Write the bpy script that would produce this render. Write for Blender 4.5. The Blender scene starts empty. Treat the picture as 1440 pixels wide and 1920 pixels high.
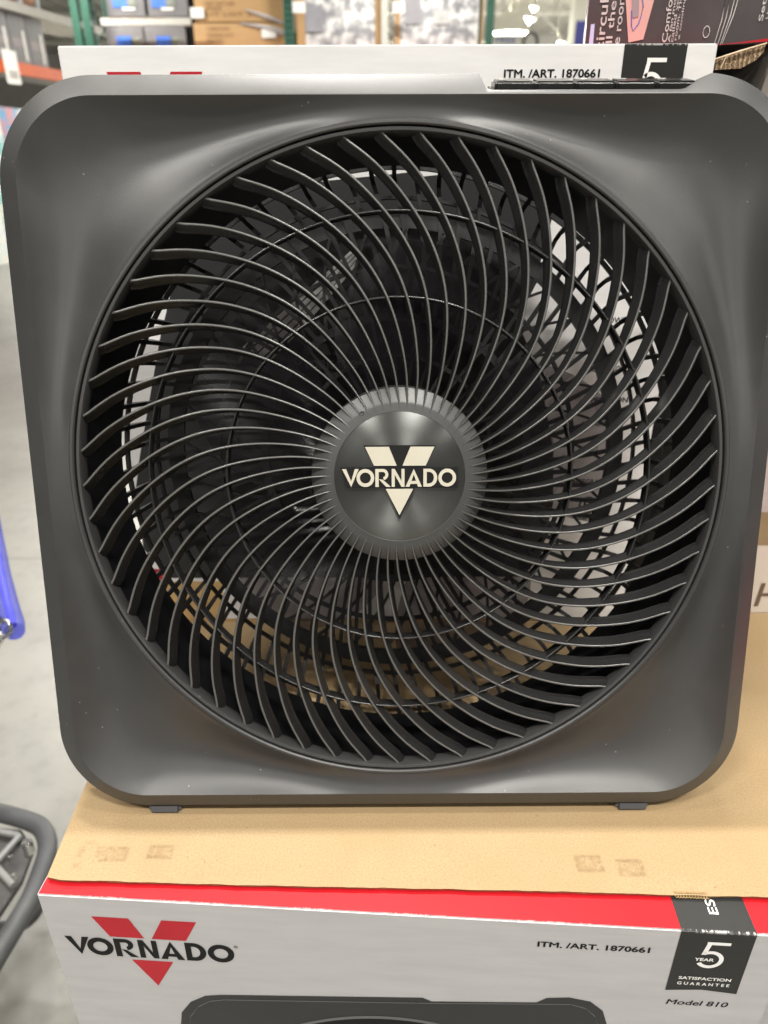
import bpy, bmesh, math, random
from mathutils import Vector, Matrix
random.seed(7)
SC = bpy.context.scene
COL = SC.collection
PI = math.pi

# ------------------------------------------------------------------ camera
F, PITCH, ROLL, CAMZ = 1331.5, 0.45081, -0.00371, 0.40573
def cam_axes():
    cp, sp, cr, sr = math.cos(PITCH), math.sin(PITCH), math.cos(ROLL), math.sin(ROLL)
    fwd = Vector((0, cp, -sp)); up = Vector((0, sp, cp)); r = Vector((1, 0, 0))
    return cr * r + sr * up, -sr * r + cr * up, fwd
CX, CU, CF = cam_axes()
CAM = Vector((0, 0, CAMZ))
cam = bpy.data.cameras.new('camera'); co = bpy.data.objects.new('camera', cam); COL.objects.link(co)
co.matrix_world = Matrix(((CX.x, CU.x, -CF.x, 0), (CX.y, CU.y, -CF.y, 0), (CX.z, CU.z, -CF.z, CAMZ), (0, 0, 0, 1)))
cam.sensor_fit = 'VERTICAL'; cam.sensor_height = 24; cam.sensor_width = 18
cam.lens = F / 1920 * 24
cam.clip_start = 0.02; cam.clip_end = 300
cam.dof.use_dof = True; cam.dof.focus_distance = 0.44; cam.dof.aperture_fstop = 5.6
SC.camera = co

# ------------------------------------------------------------------ world, light, exposure
wd = bpy.data.worlds.new("World"); SC.world = wd; wd.use_nodes = True
bgn = wd.node_tree.nodes['Background']; bgn.inputs[0].default_value = (1.0, .97, .92, 1); bgn.inputs[1].default_value = 0.22
SC.view_settings.view_transform = 'Standard'; SC.view_settings.look = 'None'
SC.view_settings.exposure = 0.0; SC.view_settings.gamma = 1; SC.view_settings.use_curve_mapping = False
SC.cycles.max_bounces = 8; SC.cycles.transparent_max_bounces = 16
SC.cycles.use_denoising = True
LAMPS = [  # high-bay lamps over the aisles: x, y, power
    (-3.4, -8.5, 260), (1.2, -8.5, 200), (-6, -14, 300), (3, -15, 240), (-2.0, -1.8, 210), (0.9, -1.7, 290), (4.6, -3.0, 120),
    (-2.4, -0.2, 60), (1.5, -0.25, 80), (5.0, 0, 70), (-0.2, 1.40, 320), (0.6, 2.9, 100), (-3.4, 3.4, 80),
    (4.6, 3.4, 130), (0.6, 6.6, 150), (-4.4, 8.2, 120), (4.6, 8.2, 150), (-5.0, 11.5, 420), (0.4, 10.6, 260), (6, 12.5, 200),
    (-8, 18, 500), (1, 18, 500), (9, 19, 600), (3, 27, 5000), (11, 30, 6000), (7, 44, 9000), (-2, 40, 5000)]
for (x, y, p) in LAMPS:
    ld = bpy.data.lights.new('high_bay_light', 'AREA'); ld.shape = 'RECTANGLE'; ld.size = 1.1; ld.size_y = .06
    ld.energy = p * .8; ld.color = (1.0, .965, .90)
    lo = bpy.data.objects.new('high_bay_light', ld); COL.objects.link(lo); lo.location = (x, y, 4.1)

FLOOR = -1.12
def at(px, py, Y):
    d = CF + CX * ((px - 720) / F) - CU * ((py - 960) / F)
    return CAM + d * (Y / d.y)
def atz(px, py, Z):
    d = CF + CX * ((px - 720) / F) - CU * ((py - 960) / F)
    return CAM + d * ((Z - CAMZ) / d.z)

# ------------------------------------------------------------------ materials
def mat(name, col, rough=.5, spec=.5, var=0, vscale=8, bump=0, bscale=300, metal=0, col2=None, thr=None, coat=0, rvar=0):
    m = bpy.data.materials.new(name); m.use_nodes = True; N = m.node_tree.nodes; Lk = m.node_tree.links
    b = N['Principled BSDF']; b.inputs['Base Color'].default_value = (*col, 1); b.inputs['Roughness'].default_value = rough
    b.inputs['Specular IOR Level'].default_value = spec; b.inputs['Metallic'].default_value = metal
    b.inputs['Coat Weight'].default_value = coat
    tc = N.new('ShaderNodeTexCoord')
    if var or col2 or rvar:
        n = N.new('ShaderNodeTexNoise'); n.inputs['Scale'].default_value = vscale; n.inputs['Detail'].default_value = 6
        n.inputs['Roughness'].default_value = .62
        Lk.new(tc.outputs['Object'], n.inputs['Vector'])
        r = N.new('ShaderNodeValToRGB')
        lo, hi = thr or (.3, .7)
        r.color_ramp.elements[0].position = lo; r.color_ramp.elements[1].position = hi
        c2 = col2 or tuple(min(1, c * (1 + var)) for c in col); c1 = col if col2 else tuple(c * (1 - var) for c in col)
        r.color_ramp.elements[0].color = (*c1, 1); r.color_ramp.elements[1].color = (*c2, 1)
        Lk.new(n.outputs['Fac'], r.inputs['Fac']); Lk.new(r.outputs['Color'], b.inputs['Base Color'])
        if rvar:
            q = N.new('ShaderNodeMapRange'); q.inputs['To Min'].default_value = rough - rvar; q.inputs['To Max'].default_value = rough + rvar
            q.inputs['From Min'].default_value = .3; q.inputs['From Max'].default_value = .7
            Lk.new(n.outputs['Fac'], q.inputs['Value']); Lk.new(q.outputs[0], b.inputs['Roughness'])
    if bump:
        n2 = N.new('ShaderNodeTexNoise'); n2.inputs['Scale'].default_value = bscale; n2.inputs['Detail'].default_value = 3
        Lk.new(tc.outputs['Object'], n2.inputs['Vector'])
        bp = N.new('ShaderNodeBump'); bp.inputs['Strength'].default_value = bump; bp.inputs['Distance'].default_value = .001
        Lk.new(n2.outputs['Fac'], bp.inputs['Height']); Lk.new(bp.outputs['Normal'], b.inputs['Normal'])
    return m

def math_node(N, Lk, op, a, b_=None):
    q = N.new('ShaderNodeMath'); q.operation = op
    for i, v in enumerate((a, b_)):
        if v is None: continue
        if isinstance(v, (int, float)): q.inputs[i].default_value = v
        else: Lk.new(v, q.inputs[i])
    return q.outputs[0]
def mix_col(N, Lk, fac, c1, c2):
    q = N.new('ShaderNodeMix'); q.data_type = 'RGBA'
    if isinstance(fac, (int, float)): q.inputs[0].default_value = fac
    else: Lk.new(fac, q.inputs[0])
    for s, v in ((6, c1), (7, c2)):
        if isinstance(v, tuple): q.inputs[s].default_value = (*v, 1)
        else: Lk.new(v, q.inputs[s])
    return q.outputs[2]
def noise(N, Lk, vec, scale, detail=3, rough=.5):
    n = N.new('ShaderNodeTexNoise'); n.inputs['Scale'].default_value = scale; n.inputs['Detail'].default_value = detail
    n.inputs['Roughness'].default_value = rough
    Lk.new(vec, n.inputs['Vector']); return n.outputs['Fac']
def smooth(N, Lk, v, a, b_):
    q = N.new('ShaderNodeMapRange'); q.interpolation_type = 'SMOOTHSTEP'
    q.inputs['From Min'].default_value = a; q.inputs['From Max'].default_value = b_
    Lk.new(v, q.inputs['Value']); return q.outputs[0]

def plastic(name, col, rough, bump=.06, bscale=2500, dust=True, spec=.5):
    m = mat(name, col, rough, spec, bump=bump * 1.8, bscale=bscale * .8)
    N = m.node_tree.nodes; Lk = m.node_tree.links; b = N['Principled BSDF']
    tc = N.new('ShaderNodeTexCoord')
    big = noise(N, Lk, tc.outputs['Object'], 9, 4, .6)
    rr = N.new('ShaderNodeMapRange'); rr.inputs['From Min'].default_value = .3; rr.inputs['From Max'].default_value = .7
    rr.inputs['To Min'].default_value = rough - .04; rr.inputs['To Max'].default_value = rough + .05
    Lk.new(big, rr.inputs['Value']); Lk.new(rr.outputs[0], b.inputs['Roughness'])
    if dust:
        v = N.new('ShaderNodeTexVoronoi'); v.inputs['Scale'].default_value = 130; Lk.new(tc.outputs['Object'], v.inputs['Vector'])
        d = smooth(N, Lk, v.outputs['Distance'], .085, .04)
        msk = smooth(N, Lk, noise(N, Lk, tc.outputs['Object'], 26, 4), .52, .62)
        f = math_node(N, Lk, 'MULTIPLY', d, msk)
        film = math_node(N, Lk, 'MULTIPLY', smooth(N, Lk, big, .35, .75), .025)
        f2 = math_node(N, Lk, 'MAXIMUM', math_node(N, Lk, 'MULTIPLY', f, .35), film)
        Lk.new(mix_col(N, Lk, f2, col, (.55, .53, .5)), b.inputs['Base Color'])
    return m

M = {}
M['fan'] = plastic('charcoal_plastic', (.0335, .0332, .0334), .39, spec=.62)
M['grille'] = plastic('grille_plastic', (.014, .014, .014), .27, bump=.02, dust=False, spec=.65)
M['fin_glint'] = plastic('fin_edge_glint', (.085, .084, .08), .3, bump=.02, dust=False, spec=.7)  # lighter fin fronts, edge glints put into the colour
M['inner'] = plastic('black_plastic', (.008, .008, .009), .32, bump=0, dust=False, spec=.4)
M['rear'] = plastic('rear_black_plastic', (.009, .009, .009), .4, bump=0, dust=False)
M['gloss'] = mat('gloss_black', (.012, .012, .012), .16, var=.2)
M['beige'] = mat('beige_ink', (.50, .47, .385), .45, var=.04, vscale=60)
M['emb_dark'] = mat('dark_emblem', (.010, .010, .010), .5, spec=.2)
M['icon'] = mat('grey_icon', (.35, .35, .33), .5)
M['foot'] = mat('rubber_foot', (.055, .056, .063), .7, var=.1)
def metal_hub():
    m = mat('spun_hub', (.17, .175, .172), .42, metal=.9)
    N = m.node_tree.nodes; Lk = m.node_tree.links; b = N['Principled BSDF']
    b.inputs['Anisotropic'].default_value = .92; b.inputs['Anisotropic Rotation'].default_value = 0.25
    t = N.new('ShaderNodeTangent'); t.direction_type = 'RADIAL'; t.axis = 'Y'
    Lk.new(t.outputs[0], b.inputs['Tangent'])
    tc = N.new('ShaderNodeTexCoord')
    Lk.new(mix_col(N, Lk, noise(N, Lk, tc.outputs['Object'], 1400, 3), (.105, .108, .105), (.145, .148, .144)), b.inputs['Base Color'])
    return m
M['hub'] = metal_hub()
def smoke():
    m = bpy.data.materials.new('smoked_plastic'); m.use_nodes = True; N = m.node_tree.nodes; Lk = m.node_tree.links
    b = N['Principled BSDF']; b.inputs['Base Color'].default_value = (.02, .019, .021, 1); b.inputs['Roughness'].default_value = .22; b.inputs['Specular IOR Level'].default_value = .3
    tr = N.new('ShaderNodeBsdfTransparent'); tr.inputs[0].default_value = (.78, .74, .76, 1)
    mx = N.new('ShaderNodeMixShader')
    tc = N.new('ShaderNodeTexCoord')
    f = smooth(N, Lk, noise(N, Lk, tc.outputs['Object'], 14), .2, .8)
    q = N.new('ShaderNodeMapRange'); q.inputs['To Min'].default_value = .5; q.inputs['To Max'].default_value = .62; Lk.new(f, q.inputs['Value'])
    Lk.new(q.outputs[0], mx.inputs[0]); Lk.new(b.outputs[0], mx.inputs[1]); Lk.new(tr.outputs[0], mx.inputs[2])
    Lk.new(mx.outputs[0], N['Material Output'].inputs[0]); return m
M['smoke'] = smoke()

# ------------------------------------------------------------------ helpers
def link(name, bm, m, parent=None, sharp=35, smooth_=True):
    me = bpy.data.meshes.new(name); bmesh.ops.recalc_face_normals(bm, faces=bm.faces[:]); bm.to_mesh(me); bm.free()
    for mm in (m if isinstance(m, (list, tuple)) else [m]): me.materials.append(mm)
    if smooth_:
        for p in me.polygons: p.use_smooth = True
        me.set_sharp_from_angle(angle=math.radians(sharp))
    o = bpy.data.objects.new(name, me); COL.objects.link(o)
    if parent: o.parent = parent
    return o
def tag(o, label=None, cat=None, group=None, kind=None):
    if label: o['label'] = label
    if cat: o['category'] = cat
    if group: o['group'] = group
    if kind: o['kind'] = kind
    return o
def empty(name, loc, label, cat, group=None, rz=0):
    o = bpy.data.objects.new(name, None); COL.objects.link(o); o.location = loc; o.rotation_euler = (0, 0, rz); o.empty_display_size = .05
    return tag(o, label, cat, group)
def box(bm, x0, x1, y0, y1, z0, z1, mi=0, bev=0):
    v = [bm.verts.new((x, y, z)) for x in (x0, x1) for y in (y0, y1) for z in (z0, z1)]
    fs = []
    for q in ((0, 1, 3, 2), (4, 6, 7, 5), (0, 4, 5, 1), (2, 3, 7, 6), (0, 2, 6, 4), (1, 5, 7, 3)):
        f = bm.faces.new([v[i] for i in q]); f.material_index = mi; fs.append(f)
    if bev:
        es = list({e for f in fs for e in f.edges})
        bmesh.ops.bevel(bm, geom=es, offset=bev, segments=2, affect='EDGES', profile=.7)
    return fs
def boxobj(name, x0, x1, y0, y1, z0, z1, m, parent=None, bev=0):
    bm = bmesh.new(); box(bm, x0, x1, y0, y1, z0, z1, 0, bev); return link(name, bm, m, parent)
def poly(bm, pts, mi=0):
    f = bm.faces.new([bm.verts.new(p) for p in pts]); f.material_index = mi; return f
def prism(bm, pts, d):      # pts: 3d list, extruded along vector d
    a = [bm.verts.new(p) for p in pts]; b = [bm.verts.new(Vector(p) + Vector(d)) for p in pts]
    bm.faces.new(a); bm.faces.new(b[::-1])
    for i in range(len(a)):
        j = (i + 1) % len(a); bm.faces.new((a[i], a[j], b[j], b[i]))
def tube(bm, pts, r, seg=12, closed=False, cap=True):
    pts = [Vector(p) for p in pts]; n = len(pts); rings = []
    ref = Vector((0, 0, 1))
    for i, p in enumerate(pts):
        a = pts[i - 1] if (i > 0 or closed) else p; b = pts[(i + 1) % n] if (i < n - 1 or closed) else p
        t = (b - a).normalized(); s = t.cross(ref)
        if s.length < .05: s = t.cross(Vector((1, 0, 0)))
        s.normalize(); u = s.cross(t)
        rr = r[i] if isinstance(r, (list, tuple)) else r
        rings.append([bm.verts.new(p + s * math.cos(2 * PI * k / seg) * rr + u * math.sin(2 * PI * k / seg) * rr) for k in range(seg)])
    for i in range(n if closed else n - 1):
        A, B = rings[i], rings[(i + 1) % n]
        for k in range(seg): bm.faces.new((A[k], A[(k + 1) % seg], B[(k + 1) % seg], B[k]))
    if cap and not closed: bm.faces.new(rings[0][::-1]); bm.faces.new(rings[-1])
def rounded_path(pts, rad, n=6):
    pts = [Vector(p) for p in pts]; out = [pts[0]]
    for i in range(1, len(pts) - 1):
        a, b, c = pts[i - 1], pts[i], pts[i + 1]
        d1 = min(rad, (a - b).length * .45); d2 = min(rad, (c - b).length * .45)
        p1 = b + (a - b).normalized() * d1; p2 = b + (c - b).normalized() * d2
        for k in range(n + 1):
            t = k / n; out.append((1 - t) ** 2 * p1 + 2 * t * (1 - t) * b + t * t * p2)
    out.append(pts[-1]); return out

# geometric capitals of the logo, unit height, returns list of polygons (each simple, may share edges)
def arc(cx, cy, rx, ry, a0, a1, n): return [(cx + rx * math.cos(math.radians(a0 + (a1 - a0) * i / n)), cy + ry * math.sin(math.radians(a0 + (a1 - a0) * i / n))) for i in range(n + 1)]
def band(outer, inner): return [[outer[i], outer[i + 1], inner[i + 1], inner[i]] for i in range(len(outer) - 1)]
def logo_letters(s=.2):
    P = []; x = 0
    P += [[(0, 1), (s * 1.15, 1), (.5, .32), (.5, 0.0)], [(.5, 0.0), (.5, .32), (.93 - s * 1.15, 1), (.93, 1)]]           # V
    def O(x): return band(arc(x + .5, .5, .5, .5, 0, 360, 40), arc(x + .5, .5, .5 - s, .5 - s, 0, 360, 40))
    P += O(.8)
    x = 1.86                                                                                             # R
    P += [[(x, 0), (x + s, 0), (x + s, 1), (x, 1)]]
    P += [[(x + s, 1), (x + s, 1 - s * .85), (x + .42, 1 - s * .85), (x + .42, 1)]]
    P += band(arc(x + .42, .69, .31, .31, 90, -80, 16), arc(x + .42, .69, .31 - s * .85, .31 - s * .85, 90, -80, 16))
    P += [[(x + s + .02, .42), (x + .42, .40), (x + .86, 0), (x + .86 - s * 1.35, 0)]]
    x = 2.78                                                                                             # N
    P += [[(x, 0), (x + s * .9, 0), (x + s * .9, 1), (x, 1)], [(x + .72 - s * .9, 0), (x + .72, 0), (x + .72, 1), (x + .72 - s * .9, 1)],
          [(x + s * .9, 1), (x + s * .9, .68), (x + .72 - s * .9, 0.0), (x + .72 - s * .9, .32)]]
    x = 3.56                                                                                             # A
    P += [[(x, 0), (x + s * 1.15, 0), (x + .46, .7), (x + .46, 1.0)], [(x + .46, 1.0), (x + .46, .7), (x + .92 - s * 1.15, 0), (x + .92, 0)],
          [(x + .27, .16), (x + .65, .16), (x + .58, .32), (x + .34, .32)]]
    x = 4.56                                                                                             # D
    P += [[(x, 0), (x + s, 0), (x + s, 1), (x, 1)], [(x + s, 1), (x + s, 1 - s * .9), (x + .32, 1 - s * .9), (x + .32, 1)], [(x + s, s * .9), (x + s, 0), (x + .32, 0), (x + .32, s * .9)]]
    P += band(arc(x + .32, .5, .46, .5, 90, -90, 20), arc(x + .32, .5, .46 - s, .5 - s * .9, 90, -90, 20))
    P += O(5.40)
    return P, 6.40
def logo_word(bm, x0, z0, w, h, y, th=0, s=.2):
    P, W_ = logo_letters(s)
    for p in P:
        pts = [(x0 + q[0] / W_ * w, y, z0 + q[1] * h) for q in p]
        if th: prism(bm, pts, (0, -th, 0))
        else: poly(bm, pts)
def text_obj(name, body, x0, z0, w, h, y, m, parent, bold=0.0, rot=0, axis_flat=False, shear=0.0):
    """printed lettering fitted to a box: bottom-left (x0,z0), width w, height h, in the local xz plane at y"""
    cu = bpy.data.curves.new(name, 'FONT'); cu.body = body; cu.size = 1; cu.shear = shear; cu.resolution_u = 6
    t = bpy.data.objects.new(name, cu); COL.objects.link(t)
    dg = bpy.context.evaluated_depsgraph_get(); me = bpy.data.meshes.new_from_object(t.evaluated_get(dg))
    bpy.data.objects.remove(t)
    if bold > 0:                       # heavier weight: the outline repeated a hair to each side, each copy a hair in front of the last
        bm = bmesh.new(); bm.from_mesh(me); src = bm.verts[:] + bm.edges[:] + bm.faces[:]
        for k, (dx, dy) in enumerate(((-bold, 0), (bold, 0), (0, bold), (0, -bold))):
            g = bmesh.ops.duplicate(bm, geom=src)['geom']
            for v in g:
                if isinstance(v, bmesh.types.BMVert): v.co.x += dx; v.co.y += dy; v.co.z += .0002 * (k + 1)
        bm.to_mesh(me); bm.free()
    xs = [v.co.x for v in me.vertices]; ys = [v.co.y for v in me.vertices]
    ax, bx_, ay, by_ = min(xs), max(xs), min(ys), max(ys)
    for v in me.vertices:
        a = (v.co.x - ax) / (bx_ - ax); b = (v.co.y - ay) / (by_ - ay); yy = y - v.co.z * .02
        if rot == 90: v.co = (x0 + (1 - b) * w, yy, z0 + a * h)
        else: v.co = (x0 + a * w, yy, z0 + b * h)
        if axis_flat: v.co = (v.co.x, v.co.z, 2 * y - yy)
    me.materials.clear(); me.materials.append(m)
    o = bpy.data.objects.new(name, me); COL.objects.link(o); o.parent = parent
    return o

# ================================================================== setting
def floor_mat():
    m = mat('polished_concrete', (.4, .385, .34), .32)
    N = m.node_tree.nodes; Lk = m.node_tree.links; b = N['Principled BSDF']; tc = N.new('ShaderNodeTexCoord')
    n1 = noise(N, Lk, tc.outputs['Object'], 1.3, 8, .65); n2 = noise(N, Lk, tc.outputs['Object'], 14, 6, .7)
    c = mix_col(N, Lk, smooth(N, Lk, n1, .3, .7), (.165, .162, .147), (.235, .231, .21))
    c = mix_col(N, Lk, math_node(N, Lk, 'MULTIPLY', smooth(N, Lk, n2, .45, .75), .5), c, (.14, .136, .12))
    sx = N.new('ShaderNodeSeparateXYZ'); Lk.new(tc.outputs['Object'], sx.inputs[0])
    def joint(v, off, per):
        a = math_node(N, Lk, 'MODULO', math_node(N, Lk, 'ADD', v, 100 * per + off), per)
        return smooth(N, Lk, math_node(N, Lk, 'ABSOLUTE', math_node(N, Lk, 'SUBTRACT', a, per / 2)), .013, .006)
    j = math_node(N, Lk, 'MAXIMUM', joint(sx.outputs[1], -.6, 4.2), joint(sx.outputs[0], .9, 4.2))
    c = mix_col(N, Lk, math_node(N, Lk, 'MULTIPLY', j, .6), c, (.12, .115, .1))
    Lk.new(c, b.inputs['Base Color'])
    rr = N.new('ShaderNodeMapRange'); rr.inputs['To Min'].default_value = .22; rr.inputs['To Max'].default_value = .42; Lk.new(n2, rr.inputs['Value']); Lk.new(rr.outputs[0], b.inputs['Roughness'])
    return m
bm = bmesh.new(); poly(bm, [(-60, -20, FLOOR), (60, -20, FLOOR), (60, 75, FLOOR), (-60, 75, FLOOR)])
tag(link('floor', bm, floor_mat()), 'polished pale concrete warehouse floor', kind='structure')
white_paint = mat('white_paint', (.74, .73, .68), .6, var=.05, vscale=2)
steel = mat('galvanised_deck', (.55, .54, .5), .5, var=.12, vscale=3)
bm = bmesh.new()                                  # ribbed roof deck
xs = [-60 + i * .5 for i in range(241)]
for i in range(240):
    z0 = 8.2 + (.12 if i % 2 else 0); z1 = 8.2 + (.12 if (i + 1) % 2 else 0)
    poly(bm, [(xs[i], -20, z0), (xs[i + 1], -20, z1), (xs[i + 1], 75, z1), (xs[i], 75, z0)])
tag(link('ceiling', bm, steel, smooth_=False), 'ribbed pale steel roof deck', kind='structure')
bm = bmesh.new(); box(bm, -60, 60, 62, 62.3, FLOOR, 8.1)
tag(link('warehouse_wall', bm, white_paint), 'pale far wall of the warehouse under the roof deck', 'wall')

# ================================================================== cartons
CH = .48
ink_red = mat('red_ink', (.62, .02, .025), .4, spec=.3, var=.06, vscale=20)
ink_dkred = mat('dark_red_ink', (.40, .012, .022), .5, spec=.25, var=.05, vscale=30)
ink_black = mat('black_ink', (.011, .011, .011), .6, spec=.1, var=.15, vscale=60)
ink_char = mat('charcoal_print', (.03, .03, .031), .5, spec=.2, var=.12, vscale=12)
ink_char2 = mat('charcoal_print_light', (.10, .10, .10), .36, var=.1, vscale=12)
ink_white = mat('white_ink', (.78, .77, .75), .4, var=.03, vscale=40)
kraft = mat('kraft_board', (.47, .31, .135), .8, var=.1, vscale=120, bump=.15, bscale=900)
kraft_dark = mat('kraft_edge', (.26, .17, .075), .9, var=.3, vscale=400)
def carton_face(name, col, top, axis, ruby=(.75, .74, .72), reach=.0016, amt=.6):
    """coated board: faint mottling, scuffed white along the folded edge at coordinate `top` of local axis"""
    m = mat(name, col, .45, spec=.3, bump=.05, bscale=60)
    N = m.node_tree.nodes; Lk = m.node_tree.links; b = N['Principled BSDF']; tc = N.new('ShaderNodeTexCoord')
    sx = N.new('ShaderNodeSeparateXYZ'); Lk.new(tc.outputs['Object'], sx.inputs[0])
    mp = N.new('ShaderNodeMapping'); mp.inputs['Scale'].default_value = (2.2, 2.2, 14); Lk.new(tc.outputs['Object'], mp.inputs[0])
    mott = noise(N, Lk, mp.outputs[0], 7, 6, .6)
    c = mix_col(N, Lk, smooth(N, Lk, mott, .25, .75), tuple(v * .93 for v in col), tuple(min(1, v * 1.05) for v in col))
    d = math_node(N, Lk, 'ABSOLUTE', math_node(N, Lk, 'SUBTRACT', sx.outputs[axis], top))
    near = math_node(N, Lk, 'MULTIPLY', smooth(N, Lk, d, reach, .0003), amt)
    mp2 = N.new('ShaderNodeMapping'); mp2.inputs['Scale'].default_value = (1, .25, .25); Lk.new(tc.outputs['Object'], mp2.inputs[0])
    w = smooth(N, Lk, noise(N, Lk, mp2.outputs[0], 420, 4, .7), .47, .56)
    w2 = smooth(N, Lk, noise(N, Lk, tc.outputs['Object'], 16, 3), .4, .55)
    fac = math_node(N, Lk, 'MULTIPLY', math_node(N, Lk, 'MULTIPLY', near, w), w2)
    Lk.new(mix_col(N, Lk, fac, c, ruby), b.inputs['Base Color'])
    return m
face_shaded = carton_face('shaded_carton_face', (.42, .41, .412), CH, 2)  # darker copy of the carton board, shade on its front put into the colour
face_lit = carton_face('lit_carton_face', (.68, .672, .668), CH, 2)  # same board, lighter copy, its fuller light put into the colour
top_red = carton_face('red_carton_top', (.46, .008, .014), 0.0, 1)
side_dark = mat('dark_carton_side', (.045, .043, .042), .4, var=.1)
EPS = -.00025
def carton_body(root, W_, D_, H_, face=None):
    bm = bmesh.new()
    v = [bm.verts.new((x, y, z)) for x in (0, W_) for y in (0, D_) for z in (0, H_)]
    for q, mi in (((0, 4, 5, 1), 0), ((1, 5, 7, 3), 1), ((0, 1, 3, 2), 2), ((4, 6, 7, 5), 2), ((2, 3, 7, 6), 0), ((0, 2, 6, 4), 2)):
        f = bm.faces.new([v[i] for i in q]); f.material_index = mi
    bmesh.ops.bevel(bm, geom=bm.edges[:], offset=.0009, segments=2, affect='EDGES')
    return link('box', bm, [face or face_shaded, top_red, side_dark], root, smooth_=True, sharp=50)
def Z(d): return CH + d / 1000.0
def X(x): return x / 1000.0
def carton_print(root, back=False):
    dz = .0022 if back else 0
    # logo
    for pts in ([(32, -18), (56, -18), (63.5, -37.2), (41, -37.2)], [(77.5, -18), (100, -18), (91, -37.2), (68.5, -37.2)], [(51.8, -60), (79.6, -60), (65.8, -86.8)]):
        bm = bmesh.new(); poly(bm, [(X(a), EPS, Z(b) + dz) for a, b in pts]); link('logo_chevron', bm, ink_dkred, root, smooth_=False)
    bm = bmesh.new(); logo_word(bm, X(10), Z(-57.2), X(111.5), .0182, EPS * 1.2, 0, .23); link('logo_word', bm, ink_black, root, smooth_=False)
    bm = bmesh.new()
    for p in band(arc(0, 0, 1.3, 1.3, 0, 360, 16), arc(0, 0, 1.0, 1.0, 0, 360, 16)): poly(bm, [(X(123.2 + a), EPS, Z(-40.5 + b)) for a, b in p])
    link('registered_mark', bm, ink_black, root, smooth_=False)
    text_obj('registered_mark_letter', 'R', X(122.7), Z(-41.2), .001, .0014, EPS, ink_black, root)
    text_obj('item_number', 'ITM. /ART. 1870661', X(313.3), Z(-22.6) + dz, .068, .0053, EPS, ink_black, root, bold=.03)
    # guarantee label: wraps over the top edge
    bm = bmesh.new(); poly(bm, [(X(396.5), EPS, Z(-.3)), (X(440.6), EPS, Z(-.3)), (X(440.3), EPS, Z(-58)), (X(418.4), EPS, Z(-55.6)), (X(396.5), EPS, Z(-58))])
    lb = link('guarantee_label', bm, carton_face('label_print', (.018, .018, .017), CH, 2, reach=.0016, amt=.7), root, smooth_=False)
    if not back:
        bm = bmesh.new(); poly(bm, [(X(396.5), EPS, CH + .0003), (X(440.6), EPS, CH + .0003), (X(440.6), .06, CH + .0003), (X(396.5), .06, CH + .0003)]); link('guarantee_label_fold', bm, carton_face('label_fold_print', (.026, .026, .025), 0.0, 1, reach=.0016, amt=.7), root, smooth_=False)
    e = EPS * 2
    bm = bmesh.new()
    poly(bm, [(X(413.5), e, Z(-8.6)), (X(427.3), e, Z(-8.6)), (X(427.3), e, Z(-11.2)), (X(413.5), e, Z(-11.2))])
    poly(bm, [(X(413.5), e, Z(-11.2)), (X(416.3), e, Z(-11.2)), (X(414.6), e, Z(-20.8)), (X(411.8), e, Z(-20.8))])
    for p in band(arc(417.6, -25.2, 8.2, 8.2, 130, 30, 10) + arc(417.6, -25.2, 8.2, 8.2, 30, -150, 24)[1:], arc(417.6, -25.2, 5.5, 5.5, 130, 30, 10) + arc(417.6, -25.2, 5.5, 5.5, 30, -150, 24)[1:]):
        poly(bm, [(X(a), e, Z(b)) for a, b in p])
    link('numeral_five', bm, ink_white, root, smooth_=False)
    text_obj('year_lettering', 'YEAR', X(408.6), Z(-26.6), .0115, .0029, e * 1.3, ink_white, root, bold=.03)
    text_obj('satisfaction_lettering', 'SATISFACTION', X(402.4), Z(-45.6), .0318, .0029, e, ink_white, root, bold=.025)
    text_obj('guarantee_lettering', 'G U A R A N T E E', X(402.4), Z(-51.0), .0318, .0029, e, ink_white, root, bold=.025)
    text_obj('model_lettering', 'Model 810', X(399.2), Z(-72.4), .0385, .0052, EPS, ink_black, root, bold=.014, shear=.16)
    # printed picture of the fan
    bm = bmesh.new()
    if back:
        pts = [(79, -116), (80, -104), (88, -96), (106, -93), (246, -80.7), (250, -84), (319, -78), (322, -74), (336, -72), (352, -77), (361, -90), (350, -150), (334, -186),
               (358, -232), (377, -302), (382, -354), (376, -410), (360, -432), (20, -432), (-.5 + 1, -400), (1, -345), (11.6, -305), (44, -202), (57, -168)]
    else:
        pts = [(74, -140), (78, -116), (86, -103), (97, -95), (108, -92.8), (244, -82), (250, -85.5), (318, -79.5), (324, -74), (338, -72), (352, -75), (361, -84), (366, -100), (360, -200), (352, -400), (90, -400)]
    poly(bm, [(X(a), EPS, Z(b)) for a, b in pts]); link('printed_fan', bm, ink_char, root, smooth_=False)
    if not back:
        bm = bmesh.new()
        inn = [(80, -143), (84, -119), (91, -107), (100, -100), (110, -97.5), (240, -87.5), (340, -78.5), (350, -82), (357, -90), (361, -104)]
        for i in range(len(inn) - 1):
            a, b = inn[i], inn[i + 1]
            poly(bm, [(X(a[0]), e, Z(a[1])), (X(b[0]), e, Z(b[1])), (X(b[0] - .3), e, Z(b[1] - .8)), (X(a[0] + .3), e, Z(a[1] - .8))])
        for p in band(arc(222, -255, 140, 150, 30, 150, 40), arc(222, -255, 137.5, 147, 30, 150, 40)): poly(bm, [(X(a), e, Z(b)) for a, b in p])
        link('printed_fan_highlight', bm, ink_char2, root, smooth_=False)
        bm = bmesh.new(); poly(bm, [(X(a), e * .8, Z(b)) for a, b in arc(222, -255, 137, 146.5, 0, 180, 48)]); link('printed_grille', bm, ink_black, root, smooth_=False)
    else:
        bm = bmesh.new()
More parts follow.
